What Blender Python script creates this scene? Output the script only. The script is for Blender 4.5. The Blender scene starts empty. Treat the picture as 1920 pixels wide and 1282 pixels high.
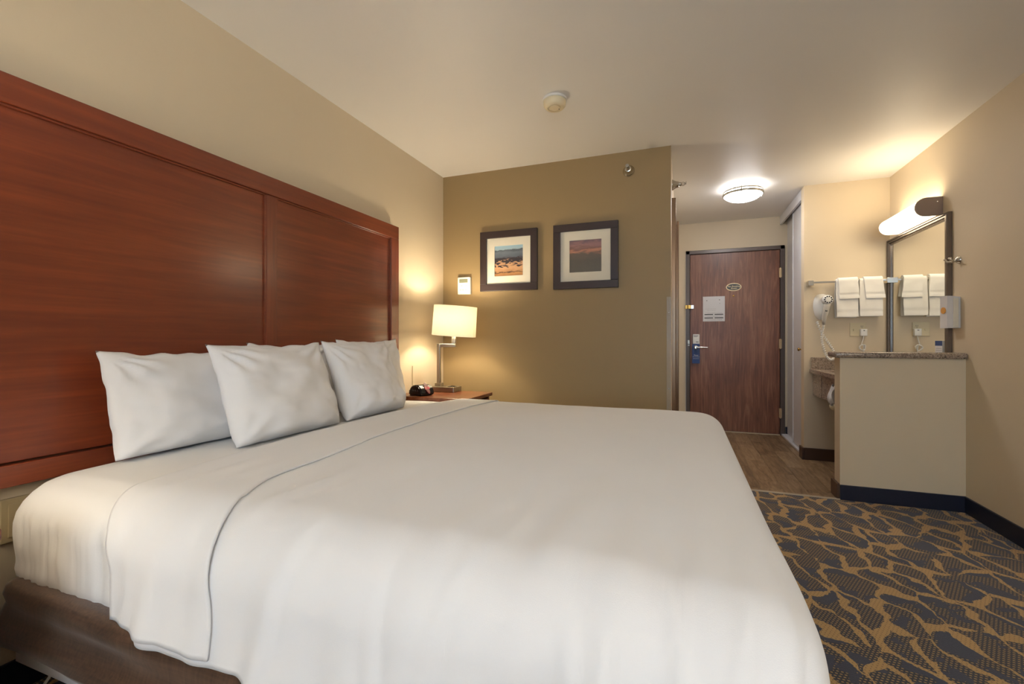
import bpy, bmesh, math, random
from mathutils import Vector, Matrix, noise
random.seed(4)
S = bpy.context.scene
C = S.collection
PI = math.pi

# ------------------------------------------------------------------ camera
cam_d = bpy.data.cameras.new('camera'); cam = bpy.data.objects.new('camera', cam_d); C.objects.link(cam)
cam_d.sensor_width = 36.0; cam_d.lens = 853.0/1920*36; cam_d.shift_y = -5.0/1920; cam_d.clip_start = .02
cam.location = (0, 0, 1.07); cam.rotation_euler = (PI/2, 0, math.radians(20.5634))
S.camera = cam

# ------------------------------------------------------------------ world, light, exposure
S.view_settings.view_transform = 'Standard'; S.view_settings.look = 'None'
S.view_settings.exposure = 0.64; S.view_settings.gamma = 1.0; S.view_settings.use_curve_mapping = False
W = bpy.data.worlds.new('world'); S.world = W; W.use_nodes = True
W.node_tree.nodes['Background'].inputs[0].default_value = (.75, .86, 1, 1)
W.node_tree.nodes['Background'].inputs[1].default_value = 1.0

def area(name, loc, rot, sx, sy, power, col):
    d = bpy.data.lights.new(name, 'AREA'); d.shape = 'RECTANGLE'; d.size = sx; d.size_y = sy
    d.energy = power; d.color = col
    o = bpy.data.objects.new(name, d); C.objects.link(o); o.location = loc; o.rotation_euler = rot
    return o
WINDOW_POWER = 18
area('window_daylight', (.1, -2.42, 1.42), (PI/2, 0, 0), 2.3, 1.45, WINDOW_POWER, (.40, .69, 1.0))
LAMP_POWER = 9.5; LAMP_COL = (1.0, .86, .64)
VANITY_STR = 8.5; VANITY_COL = (1.0, .82, .56)
FILL_LAMP_POWER = 100  # fill light from an added, unseen lamp
HALL_STR = 24.0; HALL_COL = (.97, .97, 1.0)

# ------------------------------------------------------------------ materials
def lin(c):
    def f(v):
        v /= 255.0
        return v/12.92 if v <= .04045 else ((v+.055)/1.055)**2.4
    return (f(c[0]), f(c[1]), f(c[2]), 1)
class NT:
    def __init__(s, name):
        s.m = bpy.data.materials.new(name); s.m.use_nodes = True
        s.t = s.m.node_tree; s.n = s.t.nodes; s.b = s.n['Principled BSDF']
    def node(s, typ, **kw):
        n = s.n.new(typ)
        for k, v in kw.items():
            if k.startswith('i_'):
                key = k[2:]; key = int(key) if key.isdigit() else key.replace('_', ' ')
                n.inputs[key].default_value = v
            else: setattr(n, k, v)
        return n
    def link(s, a, b): s.t.links.new(a, b)
    def math(s, op, a, b=None, clamp=False):
        n = s.n.new('ShaderNodeMath'); n.operation = op; n.use_clamp = clamp
        for i, v in enumerate((a, b)):
            if v is None: continue
            if isinstance(v, (int, float)): n.inputs[i].default_value = v
            else: s.link(v, n.inputs[i])
        return n.outputs[0]
    def mix(s, fac, a, b):
        n = s.n.new('ShaderNodeMix'); n.data_type = 'RGBA'
        for sock, v in ((n.inputs[0], fac), (n.inputs[6], a), (n.inputs[7], b)):
            if isinstance(v, (int, float)): sock.default_value = v
            elif isinstance(v, tuple): sock.default_value = v
            else: s.link(v, sock)
        return n.outputs[2]
    def ramp(s, fac, stops, interp='LINEAR'):
        n = s.n.new('ShaderNodeValToRGB'); n.color_ramp.interpolation = interp
        el = n.color_ramp.elements
        while len(el) < len(stops): el.new(.5)
        for e, (p, c) in zip(el, stops): e.position = p; e.color = c
        s.link(fac, n.inputs[0]); return n.outputs[0]
    def coords(s, scale=(1, 1, 1), rot=(0, 0, 0), out='Object'):
        tc = s.n.new('ShaderNodeTexCoord'); mp = s.n.new('ShaderNodeMapping')
        mp.inputs['Scale'].default_value = scale; mp.inputs['Rotation'].default_value = rot
        s.link(tc.outputs[out], mp.inputs[0]); return mp.outputs[0]
    def noise(s, vec, scale, detail=3, rough=.5, dist=0):
        n = s.node('ShaderNodeTexNoise'); n.inputs['Scale'].default_value = scale
        n.inputs['Detail'].default_value = detail; n.inputs['Roughness'].default_value = rough
        n.inputs['Distortion'].default_value = dist
        if vec is not None: s.link(vec, n.inputs[0])
        return n.outputs[0]
    def bump(s, h, strength, dist=.01):
        n = s.n.new('ShaderNodeBump'); n.inputs['Strength'].default_value = strength
        n.inputs['Distance'].default_value = dist; s.link(h, n.inputs['Height']); s.link(n.outputs[0], s.b.inputs['Normal'])
    def set(s, **kw):
        for k, v in kw.items(): s.b.inputs[k.replace('_', ' ')].default_value = v
        return s
def plain(name, col, rough=.5, metal=0, bump=None, var=.04, vscale=6, **kw):
    t = NT(name); t.set(Roughness=rough, Metallic=metal, **kw)
    c = lin(col); v = t.coords()
    n = t.noise(v, vscale, 3)
    d = tuple(x*(1-var*2) for x in c[:3])+(1,); l = tuple(min(1, x*(1+var)) for x in c[:3])+(1,)
    t.link(t.mix(n, d, l), t.b.inputs['Base Color'])
    if bump: t.bump(t.noise(v, bump[0], 4, .6), bump[1], .004)
    return t.m
def emit(name, col, strength, base=(255, 255, 255), rough=.3):
    t = NT(name); t.set(Roughness=rough); t.b.inputs['Base Color'].default_value = lin(base)
    t.b.inputs['Emission Color'].default_value = col+(1,); t.b.inputs['Emission Strength'].default_value = strength
    return t.m
def wood(name, dark, mid, light, axis, rough, scale=1.0, coat=0, streak=1.0):
    t = NT(name); sc = [14*scale]*3; sc[axis] = 1.0*scale
    v = t.coords(tuple(sc)); n1 = t.noise(v, 2.2, 6, .62, 1.2*streak)
    sc2 = [60*scale]*3; sc2[axis] = 1.6*scale
    n2 = t.noise(t.coords(tuple(sc2)), 2.5, 3, .5)
    n3 = t.noise(t.coords((1.4, 1.4, 1.4)), 1.6, 2, .5)
    f = t.math('ADD', t.math('MULTIPLY', n1, .6), t.math('ADD', t.math('MULTIPLY', n2, .2), t.math('MULTIPLY', n3, .2)))
    col = t.ramp(f, [(.32, lin(dark)), (.5, lin(mid)), (.68, lin(light))])
    t.link(col, t.b.inputs['Base Color']); t.set(Roughness=rough)
    if coat: t.set(Coat_Weight=coat, Coat_Roughness=.20)
    t.bump(n2, .03, .002)
    return t.m
def wallpaint(name, col, rough=.55):
    t = NT(name); v = t.coords(); t.set(Roughness=rough)
    n = t.noise(v, 1.3, 2); c = lin(col)
    t.link(t.mix(n, tuple(x*.965 for x in c[:3])+(1,), tuple(x*1.02 for x in c[:3])+(1,)), t.b.inputs['Base Color'])
    t.bump(t.noise(v, 55, 3, .55), .10, .004)
    return t.m
M = {}
M['beige'] = wallpaint('beige wall paint', (215, 199, 172))
M['cream'] = wallpaint('cream wall paint', (222, 205, 176))
M['olive'] = wallpaint('olive tan wall paint', (156, 132, 92), .5)
M['ceil'] = wallpaint('ceiling paint', (242, 239, 234), .5)
M['whitepaint'] = plain('white gloss paint', (222, 222, 226), .35)
M['navy'] = plain('navy vinyl base', (26, 31, 50), .4)
M['browntile'] = plain('brown base tile', (84, 60, 46), .35, var=.12)
M['cherry'] = wood('cherry wood', (104, 38, 12), (122, 50, 18), (142, 64, 26), 1, .5, .7, .8, .25)
M['cherry_v'] = wood('cherry wood upright', (104, 38, 12), (122, 50, 18), (142, 64, 26), 2, .5, .7, .8, .25)
M['nightwood'] = wood('nightstand wood', (100, 48, 24), (128, 68, 38), (150, 86, 52), 1, .3, 1.0, .3)
M['walnut'] = wood('walnut door laminate', (80, 42, 26), (124, 76, 52), (160, 112, 82), 2, .38, .8, .1, 1.6)
M['bronzeframe'] = plain('bronze painted steel', (92, 80, 74), .32, .2)
M['bathframe'] = plain('tan lacquered steel door frame', (150, 122, 96), .25, .55)
M['chrome'] = plain('chrome', (215, 212, 205), .12, 1.0, var=.01)
M['nickel'] = plain('brushed nickel', (186, 180, 168), .32, 1.0, var=.05)
M['brass'] = plain('brass', (190, 150, 80), .25, 1.0)
M['whiteplastic'] = plain('white plastic', (235, 233, 228), .35)
M['ivory'] = plain('ivory plastic', (226, 212, 176), .4)
M['black'] = plain('black plastic', (16, 16, 18), .28)
M['darkgrey'] = plain('dark grey plastic', (50, 50, 52), .4)
M['pictureframe'] = plain('dark espresso frame', (58, 44, 42), .4, bump=(40, .05))
M['mat'] = plain('off white mat board', (226, 219, 202), .7)
M['paper'] = plain('paper', (222, 220, 220), .6)
M['ink'] = plain('ink', (52, 52, 50), .6)
M['blueprint'] = plain('blue card', (44, 72, 128), .5)
M['towel'] = plain('white terry', (246, 243, 236), .95, bump=(420, .6), var=.03)
M['fabricwhite'] = plain('white percale cotton', (236, 235, 236), .85, bump=(700, .12), var=.012, Sheen_Weight=.15)
M['sheetwhite'] = plain('white sheet cotton', (234, 232, 230), .85, bump=(500, .15), var=.015, Sheen_Weight=.15)
M['mirror'] = NT('mirror glass').set(Metallic=1.0, Roughness=.015, Base_Color=(.9, .91, .89, 1)).m
M['mirrorframe'] = plain('dark pewter frame', (120, 110, 102), .26, .8)
M['bronzecap'] = plain('bronze end cap', (150, 130, 116), .45, .25)
M['orange'] = plain('orange ink', (226, 160, 70), .5)
M['void'] = plain('black under bed void', (10, 10, 11), .9)  # near-black colour stands in for the dark void under the bed
M['cream_plastic'] = plain('yellowed smoke alarm plastic', (232, 218, 184), .5)
M['clear'] = NT('clear acrylic').set(Base_Color=(.95, .95, .93, 1), Roughness=.12, Alpha=.10).m
M['vanityglow'] = emit('lit vanity diffuser', VANITY_COL, VANITY_STR)
M['hallglow'] = emit('lit ceiling bowl glass', HALL_COL, HALL_STR)
M['red'] = emit('red led digits', (1, .12, .15), .45, (120, 10, 16))
M['lcd'] = plain('grey green lcd', (132, 136, 112), .3)
M['tan_strip'] = plain('beige transition strip', (188, 172, 148), .4)
M['grout'] = plain('brown grout', (150, 132, 108), .9)
M['plate'] = plain('beige wall plate', (188, 170, 132), .5)
M['gold'] = plain('pale gold', (214, 190, 150), .35, .6)

def granite():
    t = NT('speckled granite'); v = t.coords()
    a = t.node('ShaderNodeTexVoronoi'); a.inputs['Scale'].default_value = 170; t.link(v, a.inputs[0])
    n = t.noise(v, 60, 4, .7)
    f = t.math('ADD', t.math('MULTIPLY', n, .6), t.math('MULTIPLY', a.outputs['Color'], .4))
    t.link(t.ramp(f, [(.28, lin((74, 62, 54))), (.45, lin((150, 132, 116))), (.58, lin((186, 168, 150))), (.75, lin((120, 100, 88)))]), t.b.inputs['Base Color'])
    t.set(Roughness=.18); return t.m
M['granite'] = granite()

def plank_mat():
    t = NT('wood look plank tile'); oi = t.node('ShaderNodeObjectInfo')
    tc = t.n.new('ShaderNodeTexCoord'); ad = t.node('ShaderNodeVectorMath', operation='ADD')
    cm = t.node('ShaderNodeCombineXYZ'); r = t.math('MULTIPLY', oi.outputs['Random'], 40)
    t.link(r, cm.inputs[0]); t.link(r, cm.inputs[1])
    t.link(tc.outputs['Object'], ad.inputs[0]); t.link(cm.outputs[0], ad.inputs[1])
    mp = t.n.new('ShaderNodeMapping'); mp.inputs['Scale'].default_value = (16, 1.8, 1); t.link(ad.outputs[0], mp.inputs[0])
    n = t.noise(mp.outputs[0], 2.0, 5, .65, 1.0)
    f = t.math('ADD', n, t.math('MULTIPLY', t.math('SUBTRACT', oi.outputs['Random'], .5), .14))
    t.link(t.ramp(f, [(.3, lin((98, 76, 54))), (.5, lin((138, 112, 82))), (.7, lin((166, 140, 108)))]), t.b.inputs['Base Color'])
    t.set(Roughness=.4); t.bump(n, .08, .003); return t.m
M['plank'] = plank_mat()

def carpet():
    t = NT('navy and gold patterned carpet')
    v0 = t.coords((1, 1, 1), (0, 0, math.radians(-14)))
    nz = t.node('ShaderNodeTexNoise'); nz.inputs['Scale'].default_value = 5.5; nz.inputs['Detail'].default_value = 2; t.link(v0, nz.inputs[0])
    sb = t.node('ShaderNodeVectorMath', operation='SUBTRACT'); t.link(nz.outputs['Color'], sb.inputs[0]); sb.inputs[1].default_value = (.5, .5, .5)
    sc = t.node('ShaderNodeVectorMath', operation='MULTIPLY'); t.link(sb.outputs[0], sc.inputs[0]); sc.inputs[1].default_value = (.17, .17, 0)
    ad = t.node('ShaderNodeVectorMath', operation='ADD'); t.link(v0, ad.inputs[0]); t.link(sc.outputs[0], ad.inputs[1])
    mp = t.n.new('ShaderNodeMapping'); mp.inputs['Scale'].default_value = (9.0, 4.3, 1); t.link(ad.outputs[0], mp.inputs[0])
    vo = t.node('ShaderNodeTexVoronoi', feature='DISTANCE_TO_EDGE', voronoi_dimensions='2D'); vo.inputs['Scale'].default_value = 1.0
    vo.inputs['Randomness'].default_value = .85; t.link(mp.outputs[0], vo.inputs[0])
    wv = t.noise(v0, 7, 2)
    thr = t.math('ADD', t.math('MULTIPLY', wv, .42), -.134)
    # hand-cut stepped edges of the woven pattern
    jag = t.noise(t.coords((1, 1, 1)), 110, 1)
    d = t.math('ADD', vo.outputs['Distance'], t.math('MULTIPLY', t.math('SUBTRACT', jag, .5), .06))
    net = t.math('LESS_THAN', d, thr)
    # woven dots inside the cells
    sx = t.n.new('ShaderNodeSeparateXYZ'); t.link(t.coords((1, 1, 1)), sx.inputs[0])
    px, py = .0130, .0125
    row = t.math('FLOOR', t.math('DIVIDE', sx.outputs[1], py))
    fx = t.math('FRACT', t.math('ADD', t.math('DIVIDE', sx.outputs[0], px), t.math('MULTIPLY', t.math('MODULO', row, 2), .5)))
    fy = t.math('FRACT', t.math('DIVIDE', sx.outputs[1], py))
    dot = t.math('MULTIPLY', t.math('LESS_THAN', t.math('ABSOLUTE', t.math('SUBTRACT', fx, .5)), .27),
                 t.math('LESS_THAN', t.math('ABSOLUTE', t.math('SUBTRACT', fy, .5)), .20))
    mask = t.math('GREATER_THAN', t.math('ADD', t.noise(ad.outputs[0], 9, 2), t.math('MULTIPLY', t.math('SUBTRACT', jag, .5), .1)), .46)
    dots = t.math('MULTIPLY', dot, mask)
    holes = t.math('MULTIPLY', t.math('LESS_THAN', t.math('ABSOLUTE', t.math('SUBTRACT', fx, .5)), .16), t.math('LESS_THAN', t.math('ABSOLUTE', t.math('SUBTRACT', fy, .5)), .25))
    pile = t.noise(t.coords(), 260, 2)
    navy = t.mix(pile, lin((34, 36, 50)), lin((66, 70, 88)))
    tan = t.mix(pile, lin((150, 114, 62)), lin((208, 168, 106)))
    tan2 = t.mix(t.math('MULTIPLY', holes, .45), tan, lin((70, 52, 34)))
    dk = t.mix(mask, navy, t.mix(pile, lin((30, 28, 34)), lin((56, 54, 60))))
    c = t.mix(dots, dk, t.mix(.2, tan, lin((60, 48, 40))))
    c = t.mix(net, c, tan2)
    t.link(c, t.b.inputs['Base Color']); t.set(Roughness=.95, Sheen_Weight=.2)
    t.bump(t.math('ADD', t.math('MULTIPLY', pile, .6), t.math('MULTIPLY', dot, .5)), .5, .004)
    return t.m
M['carpet'] = carpet()

def skirt_mat():
    t = NT('brown satin bed wrap'); v = t.coords((160, 160, 9))
    n = t.noise(v, 1, 3); n2 = t.noise(t.coords((9, 9, 260)), 1, 2)
    f = t.math('ADD', t.math('MULTIPLY', n, .6), t.math('MULTIPLY', n2, .4))
    t.link(t.ramp(f, [(.3, lin((52, 34, 22))), (.7, lin((100, 72, 52)))]), t.b.inputs['Base Color'])
    t.set(Roughness=.33, Sheen_Weight=.3); return t.m
M['skirt'] = skirt_mat()

def shade_mat():
    t = NT('cream linen lampshade'); out = t.n['Material Output']
    n = t.noise(t.coords((300, 300, 60)), 1, 2)
    col = t.mix(n, lin((250, 243, 226)), lin((255, 251, 240)))
    df = t.node('ShaderNodeBsdfDiffuse'); tr = t.node('ShaderNodeBsdfTranslucent'); mx = t.node('ShaderNodeMixShader'); mx.inputs[0].default_value = .20
    t.link(col, df.inputs[0]); t.link(col, tr.inputs[0]); t.link(df.outputs[0], mx.inputs[1]); t.link(tr.outputs[0], mx.inputs[2])
    t.link(mx.outputs[0], out.inputs[0]); t.n.remove(t.b); return t.m
M['shade'] = shade_mat()

def print_dunes():
    t = NT('print of desert dunes below mountains'); sx = t.n.new('ShaderNodeSeparateXYZ'); v = t.coords()
    t.link(v, sx.inputs[0]); h = t.math('DIVIDE', sx.outputs[2], .242)      # -0.5 .. 0.5
    n = t.math('SUBTRACT', t.noise(t.coords((1, 1, 2.2)), 16, 5, .6), .5); n2 = t.math('SUBTRACT', t.noise(t.coords((1, 1, 3.5)), 22, 3, .5, .6), .5)
    hh = t.math('ADD', t.math('ADD', h, .5), t.math('MULTIPLY', n, .22))
    base = t.ramp(hh, [(0, lin((168, 118, 70))), (.09, lin((182, 134, 88))), (.12, lin((78, 60, 48))), (.15, lin((178, 134, 94))), (.24, lin((200, 156, 116))), (.5, lin((190, 150, 116))), (.58, lin((70, 66, 72))), (.64, lin((96, 104, 116))), (.78, lin((112, 122, 132))), (.86, lin((84, 92, 102))), (.885, lin((160, 184, 196))), (1, lin((150, 184, 204)))])
    inband = t.math('MULTIPLY', t.math('GREATER_THAN', hh, .26), t.math('LESS_THAN', hh, .6))
    dark = t.math('MULTIPLY', inband, t.math('GREATER_THAN', t.math('ADD', n2, t.math('MULTIPLY', t.math('SUBTRACT', hh, .42), .6)), -.035))
    t.link(t.mix(dark, base, lin((58, 52, 58))), t.b.inputs['Base Color']); t.set(Roughness=.35); return t.m
def print_sunset():
    t = NT('print of clouds at dusk'); sx = t.n.new('ShaderNodeSeparateXYZ'); t.link(t.coords(), sx.inputs[0])
    h = t.math('ADD', t.math('DIVIDE', sx.outputs[2], .242), .5)
    n = t.math('SUBTRACT', t.noise(t.coords((1, 1, 3)), 12, 5, .6, .5), .5)
    hh = t.math('ADD', h, t.math('MULTIPLY', n, .42))
    base = t.ramp(hh, [(0, lin((104, 98, 88))), (.35, lin((98, 92, 82))), (.56, lin((112, 98, 88))), (.63, lin((172, 122, 100))), (.68, lin((190, 134, 110))), (.74, lin((132, 98, 90))), (.86, lin((158, 118, 116))), (1, lin((110, 92, 102)))])
    t.link(base, t.b.inputs['Base Color']); t.set(Roughness=.35); return t.m
M['dunes'] = print_dunes(); M['sunset'] = print_sunset()

# ------------------------------------------------------------------ mesh helpers
def link(o, parent=None):
    C.objects.link(o)
    if parent: o.parent = parent
    return o
def obj(name, bm, mat, parent=None, smooth=False, loc=None, auto=None):
    bmesh.ops.recalc_face_normals(bm, faces=bm.faces)
    me = bpy.data.meshes.new(name); bm.to_mesh(me); bm.free()
    me.materials.append(M[mat] if isinstance(mat, str) else mat)
    if smooth:
        me.polygons.foreach_set('use_smooth', [True]*len(me.polygons))
        if auto: me.set_sharp_from_angle(angle=math.radians(auto))
    o = bpy.data.objects.new(name, me)
    if loc: o.location = loc
    return link(o, parent)
def thing(name, label, cat, loc=(0, 0, 0), rotz=0, group=None):
    o = bpy.data.objects.new(name, None); o.empty_display_size = .05
    o.location = loc; o.rotation_euler = (0, 0, rotz); link(o)
    return tag(o, label, cat, group)
def tag(o, label, cat=None, group=None):
    o['label'] = label
    if cat: o['category'] = cat
    if group: o['group'] = group
    return o
def struct(o, label=None):
    o['kind'] = 'structure'
    if label: o['label'] = label
    return o
def sroot(name, loc=(0, 0, 0), label=None):
    o = bpy.data.objects.new(name, None); o.empty_display_size = .05; o.location = loc; link(o); return struct(o, label)
def B(): return bmesh.new()
def box(bm, x0, x1, y0, y1, z0, z1, bev=0, seg=2):
    r = bmesh.ops.create_cube(bm, size=1)
    vs = r['verts']
    for v in vs:
        v.co = Vector(((x0+x1)/2+v.co.x*(x1-x0), (y0+y1)/2+v.co.y*(y1-y0), (z0+z1)/2+v.co.z*(z1-z0)))
    if bev:
        es = list({e for v in vs for e in v.link_edges})
        bmesh.ops.bevel(bm, geom=es, offset=bev, segments=seg, affect='EDGES', profile=.5)
    return bm
def bx(*a, **k): return box(B(), *a, **k)
def frame_of(d):
    d = d.normalized(); u = Vector((0, 0, 1)) if abs(d.z) < .9 else Vector((1, 0, 0))
    a = d.cross(u).normalized(); return a, d.cross(a).normalized()
def tube(bm, pts, r, n=10, caps=True):
    pts = [Vector(p) for p in pts]; rings = []; a = None
    for i, p in enumerate(pts):
        t = (pts[min(i+1, len(pts)-1)]-pts[max(i-1, 0)])
        if t.length < 1e-9: t = Vector((0, 0, 1))
        t.normalize()
        if a is None: a, _ = frame_of(t)
        a = (a-t*a.dot(t)).normalized(); b = t.cross(a)
        rr = r[i] if isinstance(r, (list, tuple)) else r
        rings.append([bm.verts.new(p+(a*math.cos(k*2*PI/n)+b*math.sin(k*2*PI/n))*rr) for k in range(n)])
    for q in range(len(rings)-1):
        for k in range(n): bm.faces.new((rings[q][k], rings[q][(k+1) % n], rings[q+1][(k+1) % n], rings[q+1][k]))
    if caps: bm.faces.new(rings[0][::-1]); bm.faces.new(rings[-1])
    return bm
def lathe(bm, prof, n=32, M4=None, close=True):
    """prof: (r,z) list; revolved about Z, then mapped by M4"""
    rings = []; M4 = M4 or Matrix()
    for r, z in prof:
        if r < 1e-6: rings.append([bm.verts.new(M4 @ Vector((0, 0, z)))])
        else: rings.append([bm.verts.new(M4 @ Vector((r*math.cos(k*2*PI/n), r*math.sin(k*2*PI/n), z))) for k in range(n)])
    for a, b in zip(rings, rings[1:]):
        for k in range(n):
            q = (k+1) % n
            f = [a[k % len(a)], a[q % len(a)], b[q % len(b)], b[k % len(b)]]
            f = list(dict.fromkeys(f))
            if len(f) > 2: bm.faces.new(f)
    return bm
def to_axis(d, loc=(0, 0, 0)):
    return Matrix.Translation(loc) @ Vector(d).to_track_quat('Z', 'Y').to_matrix().to_4x4()
def prism(bm, poly, d0, d1, f):
    """poly in 2D, extruded from d0 to d1; f(a,b,d)->xyz"""
    A = [bm.verts.new(f(a, b, d0)) for a, b in poly]; Bv = [bm.verts.new(f(a, b, d1)) for a, b in poly]
    n = len(poly); bm.faces.new(A[::-1]); bm.faces.new(Bv)
    for i in range(n): bm.faces.new((A[i], A[(i+1) % n], Bv[(i+1) % n], Bv[i]))
    return bm
def grid(bm, nu, nv, f, wrap=False):
    vs = [[bm.verts.new(f(i/(nu-1 if not wrap else nu), j/(nv-1))) for j in range(nv)] for i in range(nu)]
    for i in range(nu if wrap else nu-1):
        for j in range(nv-1):
            bm.faces.new((vs[i][j], vs[(i+1) % nu][j], vs[(i+1) % nu][j+1], vs[i][j+1]))
    return vs
def copy_tree(o, parent=None):
    c = o.copy(); C.objects.link(c); c.parent = parent
    for ch in list(o.children): copy_tree(ch, c)
    return c
def text(name, body, size, loc, rot, mat, parent=None, shear=0, ext=.0004):
    cu = bpy.data.curves.new(name, 'FONT'); cu.body = body; cu.size = size; cu.align_x = 'CENTER'; cu.align_y = 'CENTER'; cu.shear = shear; cu.extrude = ext
    tmp = bpy.data.objects.new(name, cu); C.objects.link(tmp)
    bpy.context.view_layer.update()
    me = bpy.data.meshes.new_from_object(tmp.evaluated_get(bpy.context.evaluated_depsgraph_get()))
    bpy.data.objects.remove(tmp); bpy.data.curves.remove(cu)
    me.materials.clear(); me.materials.append(M[mat]); me.name = name
    o = bpy.data.objects.new(name, me); o.location = loc; o.rotation_euler = rot
    return link(o, parent)
def sstep(a, b, x):
    t = max(0, min(1, (x-a)/(b-a))); return t*t*(3-2*t)

# ------------------------------------------------------------------ the room
XL, XR, YB, YA, YD, ZC = -1.90, 1.64, -2.5, 3.405, 5.80, 2.44
XH = -.078            # hall side of the accent wall
YH = 3.62             # front of the half wall, end of the carpet
YV = 4.72             # back wall of the vanity alcove
XC = 1.014            # closet wall
T = .12
struct(obj('floor', bx(XL-T, XR+T, YB-T, YH, -.1, 0), 'carpet'), 'navy carpet with a gold net pattern')
struct(obj('ceiling', bx(XL-T, XR+T, YB-T, YD+T, ZC, ZC+.1), 'ceil'))
struct(obj('wall_left', bx(XL-T, XL, YB-T, YA+T, 0, ZC), 'beige'))
struct(obj('wall_accent', bx(XL, XH, YA, YA+.115, 0, ZC), 'olive'), 'olive tan wall with two framed pictures')
bm = bx(XH-T, XH, YA+.115, 3.70, 0, ZC); box(bm, XH-T, XH, 4.46, YD, 0, ZC); box(bm, XH-T, XH, 3.70, 4.46, 2.13, ZC)
struct(obj('wall_hall', bm, 'cream'))
bm = bx(XH-.05, .035, YD, YD+T, 0, ZC); box(bm, 1.065, 1.70, YD, YD+T, 0, ZC); box(bm, .035, 1.065, YD, YD+T, 2.115, ZC)
struct(obj('wall_entry', bm, 'cream'))
struct(obj('wall_alcove', bx(XC, XR, YV, YV+.10, 0, ZC), 'cream'), 'warm lit back wall of the vanity alcove')
struct(obj('wall_right', bx(XR, XR+T, YB-T, YD+T, 0, ZC), 'cream'))
bm = bx(XL, -1.05, YB-T, YB, 0, ZC); box(bm, 1.25, XR, YB-T, YB, 0, ZC); box(bm, -1.05, 1.25, YB-T, YB, 0, .70); box(bm, -1.05, 1.25, YB-T, YB, 2.15, ZC)
struct(obj('wall_back', bm, 'beige'))
bm = bx(-1.05, -1.0, YB-.09, YB-.03, .70, 2.15); box(bm, 1.20, 1.25, YB-.09, YB-.03, .70, 2.15); box(bm, -1.0, 1.20, YB-.09, YB-.03, .70, .75)
box(bm, -1.0, 1.20, YB-.09, YB-.03, 2.10, 2.15); box(bm, .08, .12, YB-.09, YB-.03, .75, 2.10)
struct(obj('window_1', bm, 'nickel'))
# half wall with granite cap
hw = struct(obj('wall_half', bx(.985, XR, YH, 3.735, 0, .948), 'cream'), 'waist high half wall in front of the vanity')
bm = bx(.95, XR-.002, YH-.03, 3.765, .948, .986, bev=.012, seg=3)
tag(obj('wall_cap', bm, 'granite', hw, smooth=True, auto=40), 'speckled granite cap on the half wall')
# baseboards
BH = .10
struct(obj('baseboard_right', bx(XR-.012, XR, YB, YH-.012, 0, BH, bev=.003), 'navy'))
struct(obj('baseboard_half_wall', bx(.985, XR, YH-.012, YH, 0, BH, bev=.003), 'navy'))
struct(obj('baseboard_left', bx(XL, XL+.012, YB, YA, 0, BH, bev=.003), 'navy'))
struct(obj('baseboard_accent', bx(XL+.012, XH, YA-.012, YA, 0, BH, bev=.003), 'navy'))
struct(obj('baseboard_half_wall_end', bx(.967, .985, YH-.002, 3.753, 0, .105, bev=.003), 'browntile'))
struct(obj('baseboard_half_wall_back', bx(.985, XR, 3.735, 3.753, 0, .105, bev=.003), 'browntile'))
struct(obj('baseboard_alcove', bx(XC, XR, YV-.018, YV, 0, .105, bev=.003), 'browntile'))
struct(obj('baseboard_closet_stub', bx(XC-.018, XC, YV-.018, YV+.10, 0, .105, bev=.003), 'browntile'))
struct(obj('baseboard_entry', bx(1.067, XC+.10, YD-.010, YD, 0, BH, bev=.003), 'navy'))
# hall floor of plank tiles
fh = struct(obj('floor_hall', bx(XH-T, XR, YH, YD+T, -.1, -.004), 'grout'), 'wood look plank tile floor of the entry hall')
pw, plen, gap = .150, .605, .004
pm = bx(-pw/2+gap/2, pw/2-gap/2, -plen/2+gap/2, plen/2-gap/2, -.012, 0, bev=.0015, seg=1)
proto = obj('plank', pm, 'plank', fh); used = False
ix = 0; x = XH+pw/2
while x < XR-.02:
    off = (ix*.37 % 1)*plen
    y = YH+.012-plen+off
    while y < YD:
        y0 = max(y, YH+.012); y1 = min(y+plen, YD+.06)
        if y1-y0 > .05:
            o = proto if not used else proto.copy()
            if used: C.objects.link(o); o.parent = fh
            used = True
            wx = min(pw, XR-(x-pw/2)); o.location = (x-pw/2+wx/2, (y0+y1)/2, 0); o.scale = (wx/pw, (y1-y0)/plen, 1)
        y += plen
    ix += 1; x += pw
struct(obj('trim_1', bx(XH, .985, YH-.014, YH+.012, -.002, .006, bev=.003), 'tan_strip'), 'beige strip between carpet and plank tiles')
# clear corner guard on the accent wall end
g = thing('corner_guard', 'clear plastic corner guard screwed to the end of the olive wall', 'corner guard', (XH, YA, .10))
bm = bx(-.028, .002, -.0025, -.0005, 0, 1.27); box(bm, .0005, .0025, -.0025, .028, 0, 1.27)
obj('guard_strip', bm, 'clear', g)
for z in (.10, .62, 1.16):
    obj('screw', lathe(B(), [(0, .0035), (.003, .003), (.0045, .001), (.0045, 0)], 12, to_axis((0, -1, 0), (-.014, -.0025, z))), 'chrome', g)

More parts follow.
